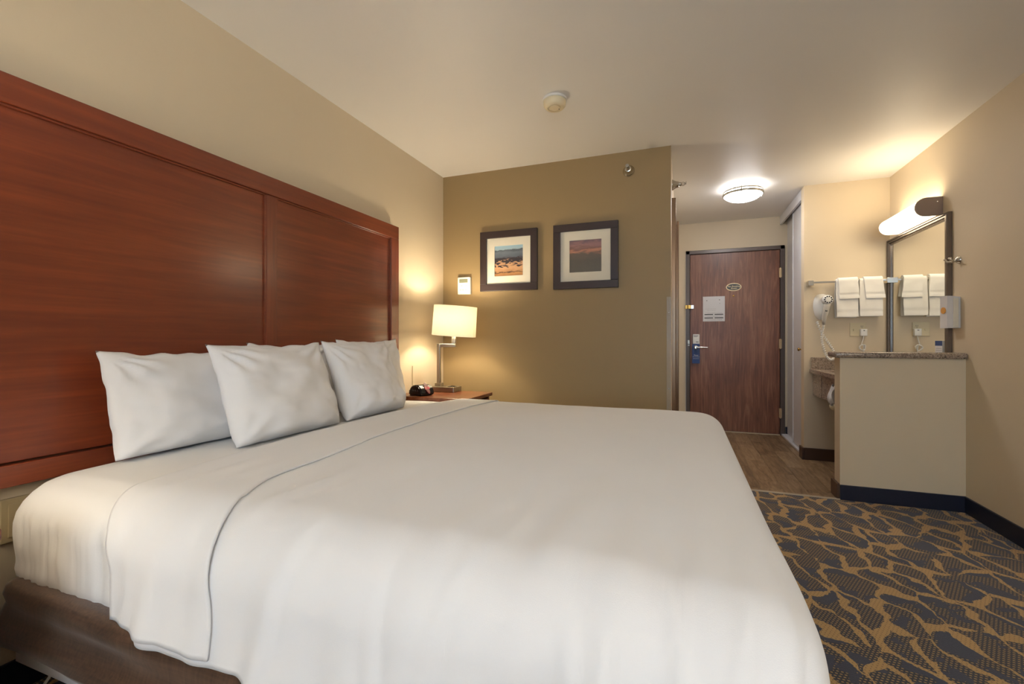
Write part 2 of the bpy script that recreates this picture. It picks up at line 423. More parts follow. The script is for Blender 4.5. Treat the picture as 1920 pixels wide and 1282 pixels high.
# ------------------------------------------------------------------ entry door
d1 = sroot('door_1', (.548, YD, 0), 'brown walnut entry door in a dark metal frame')
bm = bx(-.512, -.468, -.022, .10, 0, 2.115, bev=.004); box(bm, .468, .512, -.022, .10, 0, 2.115, bev=.004); box(bm, -.512, .512, -.022, .10, 2.072, 2.115, bev=.004)
box(bm, -.47, -.452, .045, .10, 0, 2.073); box(bm, .452, .47, .045, .10, 0, 2.073); box(bm, -.47, .47, .045, .10, 2.055, 2.073)
obj('door_frame', bm, 'bronzeframe', d1)
leaf = obj('door_leaf', bx(-.465, .465, -.004, .04, .012, 2.069, bev=.002), 'walnut', d1)
obj('threshold', bx(-.468, .468, -.02, .06, 0, .010, bev=.003), 'tan_strip', d1)
for z in (.25, 1.02, 1.81):
    bm = bx(.455, .482, -.030, -.004, z-.052, z+.052, bev=.003)
    tube(bm, [(.467, -.032, z-.056), (.467, -.032, z+.056)], .007)
    obj('hinge', bm, 'gold', d1)
lk = obj('lock_plate', bx(-.437, -.362, -.030, -.004, .90, 1.13, bev=.008, seg=3), 'whiteplastic', d1, True, auto=40)
bm = lathe(B(), [(0, .05), (.012, .05), (.012, .02), (.022, .016), (.022, 0)], 20, to_axis((0, -1, 0), (-.402, -.030, .975)))
tube(bm, [(-.402, -.078, .975), (-.37, -.08, .976), (-.33, -.078, .977), (-.275, -.074, .975)], [.011, .011, .0095, .008], 12)
obj('lever_handle', bm, 'chrome', d1, True, auto=40)
bm = bx(-.52, -.455, -.034, -.022, 1.43, 1.475, bev=.003); tube(bm, [(-.49, -.05, 1.436), (-.49, -.05, 1.47)], .008)
box(bm, -.497, -.483, -.055, -.03, 1.44, 1.465)
obj('swing_latch', bm, 'brass', d1)
bm = bx(-.458, -.425, -.022, -.004, 1.43, 1.475, bev=.003); tube(bm, [(-.44, -.02, 1.453), (-.44, -.045, 1.453)], .007)
obj('latch_catch', bm, 'chrome', d1)
bm = bx(-.492, -.470, -.028, -.02, 1.015, 1.06, bev=.002); box(bm, -.49, -.472, -.028, -.02, .995, 1.005)
obj('strike_plate', bm, 'nickel', d1)
obj('peephole', lathe(B(), [(0, .006), (.006, .006), (.010, .004), (.010, 0)], 20, to_axis((0, -1, 0), (0, -.004, 1.568))), 'brass', d1, True, auto=40)
YF = YD-.004
# plaque
pq = thing('door_plaque', 'oval black and gold no smoking plaque on the walnut door', 'sign', (.549, YF, 1.671))
def ell(a, b, n=48): return [(a*math.cos(k*2*PI/n), b*math.sin(k*2*PI/n)) for k in range(n)]
obj('gold_rim', prism(B(), ell(.080, .045), 0, .006, lambda a, b, d: (a, -d, b)), 'gold', pq)
obj('black_field', prism(B(), ell(.072, .037), .004, .008, lambda a, b, d: (a, -d, b)), 'black', pq)
text('lettering', 'No Smoking', .027, (0, -.0085, .007), (PI/2, 0, 0), 'gold', pq, .35)
text('lettering', 'Room', .025, (0, -.0085, -.016), (PI/2, 0, 0), 'gold', pq, .35)
# notice
nt = thing('notice_sheet', 'white printed notice sheet taped to the walnut door', 'notice', (.340, YF, 1.425))
obj('sheet', bx(-.117, .117, -.0018, -.0004, -.145, .145), 'paper', nt)
bm = B()
for zz in (-.065, -.105):
    box(bm, -.100, -.008, -.003, -.0017, zz-.005, zz+.005); box(bm, .008, .100, -.003, -.0017, zz-.005, zz+.005)
obj('printed_bar', bm, 'ink', nt)
bm = B(); random.seed(7)
for k, zz in enumerate((.0, -.018, -.045, -.052, -.082, -.09, -.122, -.13)):
    xx = -.09+.02*(k % 2)
    while xx < (.02 if k < 2 else .085):
        w = random.uniform(.006, .016); box(bm, xx, xx+w, -.0026, -.0017, zz-.0012, zz+.0012); xx += w+.004
for (a, b, w, h_) in ((-.075, .098, .012, .012), (.06, .104, .012, .012), (.064, .062, .006, .008)): box(bm, a-w/2, a+w/2, -.0026, -.0017, b-h_/2, b+h_/2)
obj('printed_text', bm, plain('grey ink', (150, 146, 144), .6), nt)['kind'] = 'stuff'
# hanger
hg = thing('door_hanger', 'blue and white card hanging from the door lever', 'door hanger', (.146, YF-.034, .905))
bm = B(); n = 24; poly_o = [(-.041, -.118), (.041, -.118), (.041, .112)]+[]
prism(bm, [(-.041, -.118), (.041, -.118), (.041, .105), (.034, .113), (-.034, .113), (-.041, .105)], 0, .0012, lambda a, b, d: (a, -d, b))
obj('blue_card', bm, 'blueprint', hg)
text('lettering', 'Please', .020, (.002, -.0016, -.022), (PI/2, 0, 0), 'paper', hg)
text('lettering', 'do not disturb', .0125, (.002, -.0016, -.040), (PI/2, 0, 0), 'paper', hg)
obj('printed_rule', bx(-.032, .034, -.002, -.001, -.062, -.060), 'paper', hg)
bm = B(); box(bm, -.026, .026, -.0305, -.030, 1.108, 1.114); box(bm, -.022, .012, -.0305, -.030, 1.098, 1.101); box(bm, .0, .028, -.0305, -.030, 1.035, 1.043)
for v in bm.verts: v.co.x -= .402
obj('lock_print', bm, 'darkgrey', d1)

# ------------------------------------------------------------------ closet sliding doors
d2 = sroot('door_2', (XC, 5.3, 0), 'white sliding closet doors under a white valance')
obj('valance', bx(.0, .022, -.48, .498, 2.345, 2.438, bev=.002), 'whitepaint', d2)
obj('track', bx(.022, .10, -.48, .498, 2.41, 2.438), 'nickel', d2)
dr = obj('sliding_panel', bx(.036, .056, -.478, .02, .028, 2.400, bev=.003), 'whitepaint', d2)
obj('edge_strip', bx(.030, .060, .020, .034, .028, 2.400, bev=.003), 'whitepaint', dr)
bm = lathe(B(), [(0, .034), (.012, .033), (.016, .027), (.015, .020), (.007, .014), (.007, .004), (.014, .002), (.014, 0)], 20, to_axis((-1, 0, 0), (.036, -.33, .975)))
obj('knob', bm, 'brass', dr, True)
dr2 = obj('sliding_panel', bx(.072, .092, -.05, .497, .028, 2.400, bev=.003), 'whitepaint', d2)
obj('floor_track', bx(.012, .10, -.48, .498, 0, .022, bev=.003), 'whitepaint', d2)
obj('wall_closet', bx(XC+.12, XC+.14, YV+.10, YD, 0, ZC), 'cream')
struct(bpy.data.objects['wall_closet'])
# ------------------------------------------------------------------ bathroom door in the hall side wall
d3 = sroot('door_3', (XH, 4.08, 0), 'bathroom doorway with tan metal frame, seen edge on')
bm = bx(-.12, .030, -.40, -.355, 0, 2.15, bev=.005); obj('door_frame', bm, 'bathframe', d3)
bm = bx(-.12, .045, .345, .40, 0, 2.15, bev=.005); obj('door_frame', bm, 'bathframe', d3)
obj('door_frame', bx(-.12, .028, -.355, .345, 2.10, 2.15, bev=.005), 'bathframe', d3)
obj('door_leaf', bx(-.08, -.04, -.353, .343, .01, 2.095, bev=.002), 'walnut', d3)

# ------------------------------------------------------------------ headboard
hb = thing('headboard', 'tall cherry wood headboard of two flat panels mounted on the wall', 'headboard', (XL, 1.645, .635))
HY0, HY1, HZ = 1.645-1.040, 2.690, 1.850
def hbx(y0, y1, z0, z1, x0, x1, bev=.003): return bx(x0, x1, y0-1.645, y1-1.645, z0-.635, z1-.635, bev=bev)
obj('top_rail', hbx(HY0, HY1, 1.762, HZ, .002, .050), 'cherry', hb)
obj('bottom_rail', hbx(HY0, HY1, .635, .70, .002, .050), 'cherry', hb)
obj('stile', hbx(HY0, .690, .70, 1.762, .002, .050), 'cherry_v', hb)
obj('stile', hbx(2.604, HY1, .70, 1.762, .002, .050), 'cherry_v', hb)
obj('center_stile', hbx(1.618, 1.676, .70, 1.762, .002, .046), 'cherry_v', hb)
obj('panel', hbx(.694, 1.614, .705, 1.758, .002, .034), 'cherry', hb)
obj('panel', hbx(1.680, 2.600, .705, 1.758, .002, .034), 'cherry', hb)
for (a, b) in ((.690, 1.618), (1.676, 2.604)):
    bm = hbx(a, b, 1.754, 1.762, .010, .042, .002); box(bm, .010, .042, a-1.645, a-1.645+.008, .065, 1.127); box(bm, .010, .042, b-1.645-.008, b-1.645, .065, 1.127)
    obj('bead_moulding', bm, 'cherry', hb)

# ------------------------------------------------------------------ bed
BX0, BX1, BY0, BY1 = -1.815, .165, .676, 2.628
ZT, ZM = .671, .418
bed = thing('bed', 'king bed with white mattress on a brown satin wrapped base', 'bed', (-.84, 1.65, 0))
bcx, bcy = -.84, 1.65
def rrect(x0, x1, y0, y1, r, n_arc=14, n_str=40):
    pts = []
    cs = [(x1-r, y0+r, -PI/2), (x1-r, y1-r, 0), (x0+r, y1-r, PI/2), (x0+r, y0+r, PI)]
    for i, (cx, cy, a0) in enumerate(cs):
        for k in range(n_arc+1):
            a = a0+k*PI/2/n_arc; pts.append((cx+r*math.cos(a), cy+r*math.sin(a), math.cos(a), math.sin(a)))
        nx = cs[(i+1) % 4]; p0 = pts[-1]; a1 = nx[2]; p1 = (nx[0]+r*math.cos(a1), nx[1]+r*math.sin(a1))
        for k in range(1, n_str): t = k/n_str; pts.append((p0[0]+(p1[0]-p0[0])*t, p0[1]+(p1[1]-p0[1])*t, p0[2], p0[3]))
    return pts
def crown(x, y):
    u = (x-(BX0+BX1)/2)/((BX1-BX0)/2); v = (y-1.65)/((BY1-BY0)/2)
    return .026*(1-min(1, abs(u))**4)*(1-min(1, abs(v))**2.6)
def shell(rings_def, pts, cap_top=True, cap_bot=True, disp=None):
    bm = B(); R = []
    for ri, (off, z) in enumerate(rings_def):
        ring = []
        for (px, py, nx, ny) in pts:
            p = Vector((px+nx*off, py+ny*off, z))
            if disp: p = disp(p, nx, ny, ri)
            ring.append(bm.verts.new(p))
        R.append(ring)
    n = len(pts)
    for a, b in zip(R, R[1:]):
        for k in range(n): bm.faces.new((a[k], a[(k+1) % n], b[(k+1) % n], b[k]))
    if cap_bot: bm.faces.new(R[0][::-1])
    if cap_top: bm.faces.new(R[-1])
    return bm
# mattress under a fitted sheet; ring offsets are relative to the outer rounded rectangle
mp_ = rrect(BX0, BX1, BY0, BY1, .17, 34, 230)
prof = [(-.06, ZM-.004), (-.015, ZM-.004), (-.004, ZM+.006), (0, ZM+.03)]
for k in range(1, 10): prof.append((0, ZM+.03+(ZT-.10-ZM-.03)*k/9))
for k in range(1, 7):
    a = k*PI/12; prof.append((-.095*(1-math.cos(a)), ZT-.10+.094*math.sin(a)))
for o_ in (-.11, -.135, -.165): prof.append((o_, ZT))
def mdisp(p, nx, ny, ri):
    z = p.z
    if z > ZT-.03: p.z += crown(p.x, p.y)
    side = sstep(ZT-.03, ZT-.12, z)*sstep(ZM-.01, ZM+.02, z)
    s = p.x*1.0+p.y*1.3
    g = noise.noise(Vector((s*26, z*3.0, 1)))*.010+noise.noise(Vector((s*60, z*5, 4)))*.005+noise.noise(Vector((s*9, z*14, 14)))*.006
    gather = sstep(-1.15, -1.6, p.x)
    w = side*(.35+gather*.9)
    p.x += nx*g*w; p.y += ny*g*w
    low = sstep(ZM+.05, ZM, z); p.z += low*noise.noise(Vector((s*45, 0, 7)))*.004
    if z > ZT-.05: p.z += noise.noise(Vector((p.x*7, p.y*5, 2)))*.002
    return p
bm = shell(prof, mp_, cap_top=False, disp=mdisp)
# top surface as a grid of inner rings
bm.verts.ensure_lookup_table()
last = [bm.verts[len(bm.verts)-len(mp_)+k] for k in range(len(mp_))]
cx_, cy_ = (BX0+BX1)/2, 1.65
base_co = [v.co.copy() for v in last]; prev = last; n = len(last)
for sc in (.85, .65, .4, .15):
    ring = []
    for co in base_co:
        x_, y_ = cx_+(co.x-cx_)*sc, cy_+(co.y-cy_)*sc
        ring.append(bm.verts.new((x_, y_, ZT+crown(x_, y_)+noise.noise(Vector((x_*7, y_*5, 2)))*.002)))
    for k in range(n): bm.faces.new((prev[k], prev[(k+1) % n], ring[(k+1) % n], ring[k]))
    prev = ring
bm.faces.new(prev)
for v in bm.verts: v.co -= Vector((bcx, bcy, 0))
mat_o = obj('mattress', bm, 'sheetwhite', bed, True); tag(mat_o, 'mattress in a gathered white fitted sheet')
# brown wrapped box spring
sp_ = rrect(-1.70, BX1-.01, .645, 2.652, .045, 8, 120)
prof = [(-.03, .285), (.016, .285), (.020, .295), (.014, .32), (.006, .35), (.001, .38), (.002, .405), (-.004, .422), (-.018, .430), (-.06, .431)]
def sdisp(p, nx, ny, ri):
    s = p.x-p.y; z = p.z
    w = sstep(.43, .40, z)
    fold = noise.noise(Vector((s*2.2, (z+s*.10)*16, 3)))*.026+noise.noise(Vector((s*9, z*9, 6)))*.004
    p.x += nx*fold*w; p.y += ny*fold*w
    if z < .30: p.z += noise.noise(Vector((s*2.5, 2, 5)))*.014
    return p
bm = shell(prof, sp_, disp=sdisp)
for v in bm.verts: v.co -= Vector((bcx, bcy, 0))
tag(obj('box_spring', bm, 'skirt', bed, True), 'brown satin fabric wrap with long soft creases')
def lb(x0, x1, y0, y1, z0, z1, **k): return bx(x0-bcx, x1-bcx, y0-bcy, y1-bcy, z0, z1, **k)
bm = lb(-1.66, .10, .668, .690, .215, .272, bev=.002); box(bm, -1.66-bcx, .10-bcx, 2.61-bcy, 2.632-bcy, .215, .272); box(bm, .078-bcx, .10-bcx, .69-bcy, 2.61-bcy, .215, .272); box(bm, -1.66-bcx, -1.638-bcx, .69-bcy, 2.61-bcy, .215, .272)
obj('side_rail', bm, 'whitepaint', bed)
for (x_, y_) in ((-1.42, .692), (-.35, .692), (-1.42, 2.585), (-.35, 2.585)):
    obj('leg', lb(x_-.025, x_+.025, y_-.012, y_+.025, 0, .232, bev=.004), 'whiteplastic', bed)
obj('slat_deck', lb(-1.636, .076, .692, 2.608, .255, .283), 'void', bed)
obj('void_box', lb(-1.62, .02, .76, 2.55, 0, .25), 'void', bed)  # black block fills in the shadowed void under the bed
pc = thing('power_cable', 'thin white cable hanging down beneath the brown bed base', 'cable', (-1.60, .70, 0))
pts = [(-.02+.03*math.sin(k*.45), -.02+.035*math.sin(k*.3), .268-.264*k/14) for k in range(15)]
pts += [(.02+.03*k, -.02-.01*k, .004) for k in range(4)]
obj('cord', tube(B(), pts, .0035, 8), 'whiteplastic', pc, True)

# coverlet: draped like a table cloth over the foot part of the bed
ZCV = ZT+.012
# pulled creases: x at the top end, x .3 m further down, y of the top end, width, height
CREASE = [(-.040, .005, .90, .013, .0065), (.105, .050, .80, .016, .006), (-.095, -.125, .72, .013, .006), (-.175, -.150, .80, .014, .004), (-.34, -.40, .82, .016, .005), (-.52, -.50, .80, .015, .004), (-.70, -.74, .82, .016, .004), (.14, .15, .95, .014, .005)]
def cloth(a, b, y0, y1, x1, lift=0, flare=.10, amp=1.0):
    """cloth plane point -> draped point"""
    R = .15; pw_ = 2.0+1.3*sstep(2.0, 1.0, b)
    ix_ = min(a, x1-R); iy = max(y0+R, min(y1-R, b))
    vx, vy = a-ix_, b-iy; d = (abs(vx)**pw_+abs(vy)**pw_)**(1/pw_)
    z0 = ZCV+lift; re = .095+.045*(abs(vy)/d if d > 1e-6 else 0)**2*sstep(2.0, 1.2, b)
    wr = noise.noise(Vector((a*3.2, b*2.6, 11)))*.004+noise.noise(Vector((a*9, b*7, 5)))*.0012
    # long soft tension folds running towards the near edge
    near = sstep(1.45, .75, b); f1 = noise.noise(Vector((a*7.5+b*1.1, b*.9, 21))); f2 = noise.noise(Vector((a*15-b*1.5, b*1.3, 33)))
    ridge = (f1*.013+f2*.008)*near*amp
    for (c0, c1, bt, w_, am) in CREASE:
        t_ = (bt-b)/.30
        if t_ > 0 and not lift:
            sx_ = (a-(c0+(c1-c0)*t_))/w_
            if abs(sx_) < 4: ridge += am*(math.exp(-sx_*sx_)-.6*math.exp(-(sx_-1.5)**2))*sstep(0, .35, t_)
    if d <= R-re:
        return Vector((a, b, z0+crown(a, b)+wr+ridge))
    nx, ny = vx/d, vy/d; e = d-(R-re); arc = re*PI/2
    cf = min(1, 2*abs(nx*ny))
    if e < arc:
        out = R-re+re*math.sin(e/re); z = z0-re*(1-math.cos(e/re)); drop = 0
        crn = crown(a, b)*(1-e/arc)
        out += ridge*(e/arc)*1.2
    else:
        drop = e-arc; out = R+flare*drop; z = z0-re-drop*.995; crn = 0
        ang = math.atan2(ny, nx)
        out += ridge*1.2+(f1*.020+f2*.010)*sstep(0, .25, drop)*amp
        out += cf*(.10*drop+.045*math.sin(ang*9+1.0)*sstep(0, .22, drop))
        z += noise.noise(Vector((a*6, b*6, 9)))*.008*sstep(.1, .25, drop)
    return Vector((ix_+nx*out+lift*nx*1.2, iy+ny*out+lift*ny*1.2, z+crn+(wr+ridge)*(1-min(1, e/arc))))
CA0 = -1.13; CF = BX1+.026; CN0, CN1 = BY0-.022, BY1+.022
dropN, dropF = .235, .32
def ext_y(t): lo, hi = CN0-dropN+.03, CN1+dropN-.03; return lo+(hi-lo)*t
bm = B(); NU, NV = 190, 240
grid(bm, NU, NV, lambda u, v: cloth(CA0+(CF+dropF-CA0)*u, ext_y(v), CN0, CN1, CF))
cv = thing('coverlet', 'smooth white coverlet draped over the foot of the bed', 'coverlet', (-.3, 1.65, .43))
for v in bm.verts: v.co -= Vector((-.3, 1.65, .43))
o = obj('cloth', bm, 'fabricwhite', cv, True)
md = o.modifiers.new('thickness', 'SOLIDIFY'); md.thickness = .006; md.offset = 1
# turned-down cuff over the coverlet
bm = B()
def fold_edge(b): return -1.045+.020*math.sin(b*2.1)+.15*sstep(.98, .50, b)+.01*noise.noise(Vector((b*3, 1, 1)))
def cuff_head(b): return -1.335-.02*math.sin(b*1.3)+.13*sstep(.80, .55, b)
def cuff(u, v):
    b = ext_y(.004+.992*v); a0, a1 = cuff_head(b), fold_edge(b)
    a = a0+(a1-a0)*u
    lift = .0075
    p = cloth(a, b, CN0, CN1, CF, lift=lift)
    if u < .12: p.z -= .010*(1-u/.12)*sstep(ZCV-.12, ZCV-.02, p.z)
    return p
grid(bm, 40, 240, cuff)
for v in bm.verts: v.co -= Vector((-.3, 1.65, .43))
o = obj('turned_down_cuff', bm, 'fabricwhite', cv, True); tag(o, 'folded back top hem of the white bedding')
md = o.modifiers.new('thickness', 'SOLIDIFY'); md.thickness = .0045; md.offset = 1; md.use_rim = True

# pillows
def pillow(label, y0, y1, h, xb, xt, thick, seed, zb=None, tilt=0.0):
    """stands on the mattress between y0 and y1, bottom edge at depth xb, top edge leaning back to xt"""
    w = y1-y0; yc = (y0+y1)/2; zb = ZT+crown(xb, yc)+.001 if zb is None else zb
    lean = math.atan2(xb-xt, h)
    ax = Vector((-math.sin(lean), 0, math.cos(lean)))       # up the pillow
    nrm = Vector((math.cos(lean), 0, math.sin(lean)))       # towards the room
    N = 44
    def side(sgn):
        def f(u, v):
            s, t = u*2-1, v*2-1
            s = math.copysign(abs(s)**.85, s); t = math.copysign(abs(t)**.85, t)
            X_ = w/2*s*(1-.06*(1-max(0, t)**2)*abs(s)); Y_ = h/2*t*(1-(.085 if t > 0 else .0)*(1-s*s)*abs(t))
            prof = (1-abs(s)**3.0)*(1-abs(t)**(2.4 if t > 0 else 7)); th = thick/2*max(0, prof)**.6
            th *= 1+.34*(-t if t < 0 else -t*.6)
            edge = (1-max(0, prof)); q = Vector((s*2.1+seed*7.3, t*2.1, sgn*3.1+seed))
            rad = math.atan2(t, s)
            wr = noise.noise(q)*.018*prof**.5
            # creases fanning out of the upper corners
            for (cs, ct, k) in ((-1, 1, 9), (1, 1, 8), (1, -1, 6), (-1, -1, 6)):
                ds, dt = s-cs, t-ct; rr = math.hypot(ds, dt); an = math.atan2(dt, ds)
                wr += .0075*math.sin(an*k*1.6+seed*2+cs)*math.exp(-(rr-.45)**2/.10)*(1.2 if ct > 0 else .5)*min(1, prof*4)
            wr += noise.noise(q*3.1)*.004*min(1, prof*5)
            ed = noise.noise(Vector((s*4, t*4, seed*3.7)))*.010*edge
            p = ax*(h/2+Y_+ed)+Vector((0, 1, 0))*(X_+ed*.6+tilt*(Y_))+nrm*(sgn*th+wr)
            return Vector((p.x, p.y, p.z))
        return f
    bm = B()
    grid(bm, N, N, side(1)); grid(bm, N, N, side(-1))
    bmesh.ops.remove_doubles(bm, verts=bm.verts, dist=.0004)
    for v in bm.verts:
        if v.co.z < .004: v.co.z = .004+(v.co.z-.004)*.12
    o = obj('pillow', bm, 'fabricwhite', None, True, loc=(xb, yc, zb+.002))
    return tag(o, label, 'pillow', 'white pillows on the bed')
pillow('white pillow leaning on the left end of the headboard, nearest the camera', .885, 1.405, .355, -1.665, -1.745, .14, 1)
pillow('white pillow against the headboard behind the two front pillows', 1.420, 1.925, .375, -1.665, -1.745, .14, 2)
pillow('white back-row pillow nearest the bedside lamp', 1.95, 2.50, .395, -1.665, -1.745, .14, 3)
pillow('larger looking front white pillow left of the other front pillow', 1.110, 1.640, .385, -1.425, -1.575, .15, 4, tilt=.02)
pillow('front white pillow standing nearer the bedside lamp', 1.655, 2.135, .39, -1.425, -1.575, .15, 5)

# ------------------------------------------------------------------ nightstands
def nightstand(label, loc):
    t = thing('nightstand', label, 'nightstand', loc, 0, 'bedside nightstands')
    # local: x 0 (wall) .. .565, y 0 .. .43
    obj('top', bx(0, .565, 0, .43, .655, .680, bev=.004), 'nightwood', t)
    bm = bx(.01, .545, .015, .033, .06, .655); box(bm, .01, .545, .397, .415, .06, .655); box(bm, .01, .025, .033, .397, .06, .655); box(bm, .01, .545, .033, .397, .06, .085); box(bm, .01, .545, .033, .397, .37, .385)
    obj('body', bm, 'nightwood', t)
    dw = obj('drawer', bx(.05, .553, .037, .393, .47, .640, bev=.003), 'cherry', t)
    obj('knob', lathe(B(), [(0, .026), (.012, .025), (.015, .018), (.006, .010), (.006, 0)], 18, to_axis((1, 0, 0), (.553, .215, .555))), 'nickel', dw, True)
    for (a, b) in ((.03, .03), (.52, .03), (.03, .40), (.52, .40)): obj('leg', bx(a-.018, a+.018, b-.018 if b < .2 else b-.018, b+.018, 0, .06), 'nightwood', t)
    return t
nightstand('cherry wood nightstand carrying the lamp, beside the olive wall', (XL+.02, 2.665, 0))
nightstand('reddish nightstand corner at the left edge, in front of the bed', (XL+.02, .080, 0))

# lamp
def lamp(label, loc, power):
    t = thing('table_lamp', label, 'lamp', loc)
    bs = obj('base', bx(-.155, .045, -.065, .065, 0, .038, bev=.003), 'nickel', t)
    bm = bx(-.02, .006, -.035, -.009, .0375, .041); box(bm, -.02, .006, .012, .038, .0375, .041); box(bm, .016, .034, -.02, .02, .0375, .041)
    obj('power_socket', bm, 'darkgrey', bs)
    obj('post_foot', bx(-.135, -.085, -.025, .025, .038, .062, bev=.003), 'nickel', t)
    obj('post', bx(-.125, -.099, -.013, .013, .062, .357, bev=.003), 'nickel', t)
    obj('arm', bx(-.099, .026, -.013, .013, .331, .357, bev=.003), 'nickel', t)
    obj('riser', bx(0, .026, -.013, .013, .357, .445, bev=.003), 'nickel', t)
    bm = lathe(B(), [(0, .0), (.014, 0), (.014, .05), (.0, .05)], 16); o = obj('socket', bm, 'whiteplastic', t, True, loc=(.013, 0, .445), auto=40)
    bm = B(); n = 56
    r0, r1, hh, th = .163, .160, .222, .0022
    tilt = Matrix.Rotation(math.radians(4.2), 4, 'Y') @ Matrix.Translation((0, 0, 0))
    lathe(bm, [(r0, 0), (r1, hh), (r1-th, hh), (r0-th, 0), (r0, 0)], n, tilt)
    bmesh.ops.remove_doubles(bm, verts=bm.verts, dist=.0001)
    sh = obj('shade', bm, 'shade', t, True, loc=(.013, 0, .415), auto=50)
    bm = B()
    for k in range(3):
        a = k*2*PI/3; tube(bm, [(.012*math.cos(a), .012*math.sin(a), .06), (.158*math.cos(a), .158*math.sin(a), .06)], .0018, 6)
    obj('shade_spider', bm, 'nickel', sh)
    L = bpy.data.lights.new('bulb', 'POINT'); L.energy = power; L.color = LAMP_COL; L.shadow_soft_size = .03
    lo = bpy.data.objects.new('bulb', L); lo.location = (.013, 0, .545); link(lo, t)
    return t
lamp('lit bedside lamp with cream drum shade and offset steel post', (-1.612, 3.025, .680), LAMP_POWER)
lamp('lit bedside lamp on the reddish nightstand in front of the bed', (-1.60, .20, .680), 5.0)
# added floor lamp, unseen behind the camera, bounces fill light off the ceiling
fl = thing('fill_floor_lamp', 'added nickel floor lamp with an upturned white bowl, for fill light', 'lamp', (1.25, -1.9, 0))
obj('base', lathe(B(), [(0, 0), (.15, 0), (.15, .018), (.03, .03), (.013, .035), (0, .035)], 40), 'nickel', fl, True, auto=40)
obj('pole', tube(B(), [(0, 0, .03), (0, 0, 1.74)], .013, 16), 'nickel', fl, True, auto=40)
obj('bowl', lathe(B(), [(.02, 1.73), (.10, 1.75), (.17, 1.82), (.19, 1.87), (.186, 1.87), (.165, 1.825), (.10, 1.757), (0, 1.745)], 40), 'whiteplastic', fl, True)
L = bpy.data.lights.new('bulb', 'POINT'); L.energy = FILL_LAMP_POWER; L.color = (1, .98, .95); L.shadow_soft_size = .05
lo = bpy.data.objects.new('bulb', L); lo.location = (0, 0, 1.84); link(lo, fl)

# alarm clock
ck = thing('alarm_clock', 'small black alarm clock with glowing red digits', 'clock', (-1.715, 2.765, .680), math.radians(-20))
bm = B(); pr_ = [(-.075, 0), (.060, 0), (.072, .012), (.066, .040), (.045, .066), (.010, .076), (-.040, .066), (-.070, .036)]
prism(bm, pr_, -.058, .058, lambda a, b, d: (a, d, b))
bmesh.ops.bevel(bm, geom=list(bm.edges), offset=.008, segments=3, affect='EDGES')
obj('case', bm, 'black', ck, True, auto=50)
nx_ = Vector((.026, 0, .021)).normalized()
bm = B(); M4 = Matrix.Translation((.0585, 0, .051)) @ Vector((.78, 0, .62)).to_track_quat('Z', 'Y').to_matrix().to_4x4()
prism(bm, ell(.016, .046), .0, .003, lambda a, b, d: M4 @ Vector((b*0+a, b, d)))
obj('display', bm, emit('dim red display', (1, .05, .08), .06, (50, 6, 10)), ck)
text('digits', '2:36', .027, (.0612, 0, .0535), (math.radians(52), 0, PI/2), 'red', ck)
bm = B()
for k in range(4): lathe(bm, [(0, .004), (.006, .003), (.008, 0)], 12, to_axis((0, -1, 0), (-.045+.025*k, -.058, .035)))
obj('button', bm, 'darkgrey', ck, True)
# wall cord behind the nightstand
lc = thing('lamp_cord', 'grey lamp cord running up the beige wall behind the clock', 'cord', (XL+.006, 2.93, .0))
obj('cord', tube(B(), [(0, 0, .10), (.0, .0, .5), (.0, .004, .72), (0, .0, .87)], .003, 6), 'ivory', lc)

# ------------------------------------------------------------------ things on the accent wall
def picture(label, xc, zc, w, h_, art):
    t = thing('framed_picture', label, 'picture', (xc, YA, zc), 0, 'framed landscape prints')
    f = .055
    for (a0, a1, b0, b1) in ((-w/2, w/2, h_/2-f, h_/2), (-w/2, w/2, -h_/2, -h_/2+f), (-w/2, -w/2+f, -h_/2+f, h_/2-f), (w/2-f, w/2, -h_/2+f, h_/2-f)):
        obj('frame_rail', bx(a0, a1, -.030, -.001, b0, b1, bev=.002), 'pictureframe', t)
    bm = B(); mw = .121; m0, m1 = w/2-f+.002, h_/2-f+.002
    for (a0, a1, b0, b1) in ((-m0, m0, mw, m1), (-m0, m0, -m1, -mw), (-m0, -mw, -mw, mw), (mw, m0, -mw, mw)): box(bm, a0, a1, -.014, -.008, b0, b1)
    obj('mat_board', bm, 'mat', t)
    obj('print', bx(-.124, .124, -.0095, -.006, -.124, .124), art, t)
picture('dark framed print of sand dunes under blue mountains', -1.302, 1.699, .485, .480, 'dunes')
picture('dark framed print of pink clouds at dusk', -.685, 1.697, .490, .490, 'sunset')
th = thing('thermostat', 'white thermostat with grey screen on the olive wall', 'thermostat', (-1.690, YA, 1.512))
obj('body', bx(-.058, .058, -.034, -.001, -.072, .072, bev=.008, seg=3), 'whiteplastic', th, True, auto=40)
obj('screen', bx(-.040, .036, -.0355, -.033, .024, .054), 'lcd', th)
for (a, b) in ((-.02, -.002), (.022, -.002), (-.03, -.035), (-.005, -.035), (.02, -.035)): obj('button', bx(a-.009, a+.009, -.0365, -.033, b-.006, b+.006, bev=.002), 'mat', th)
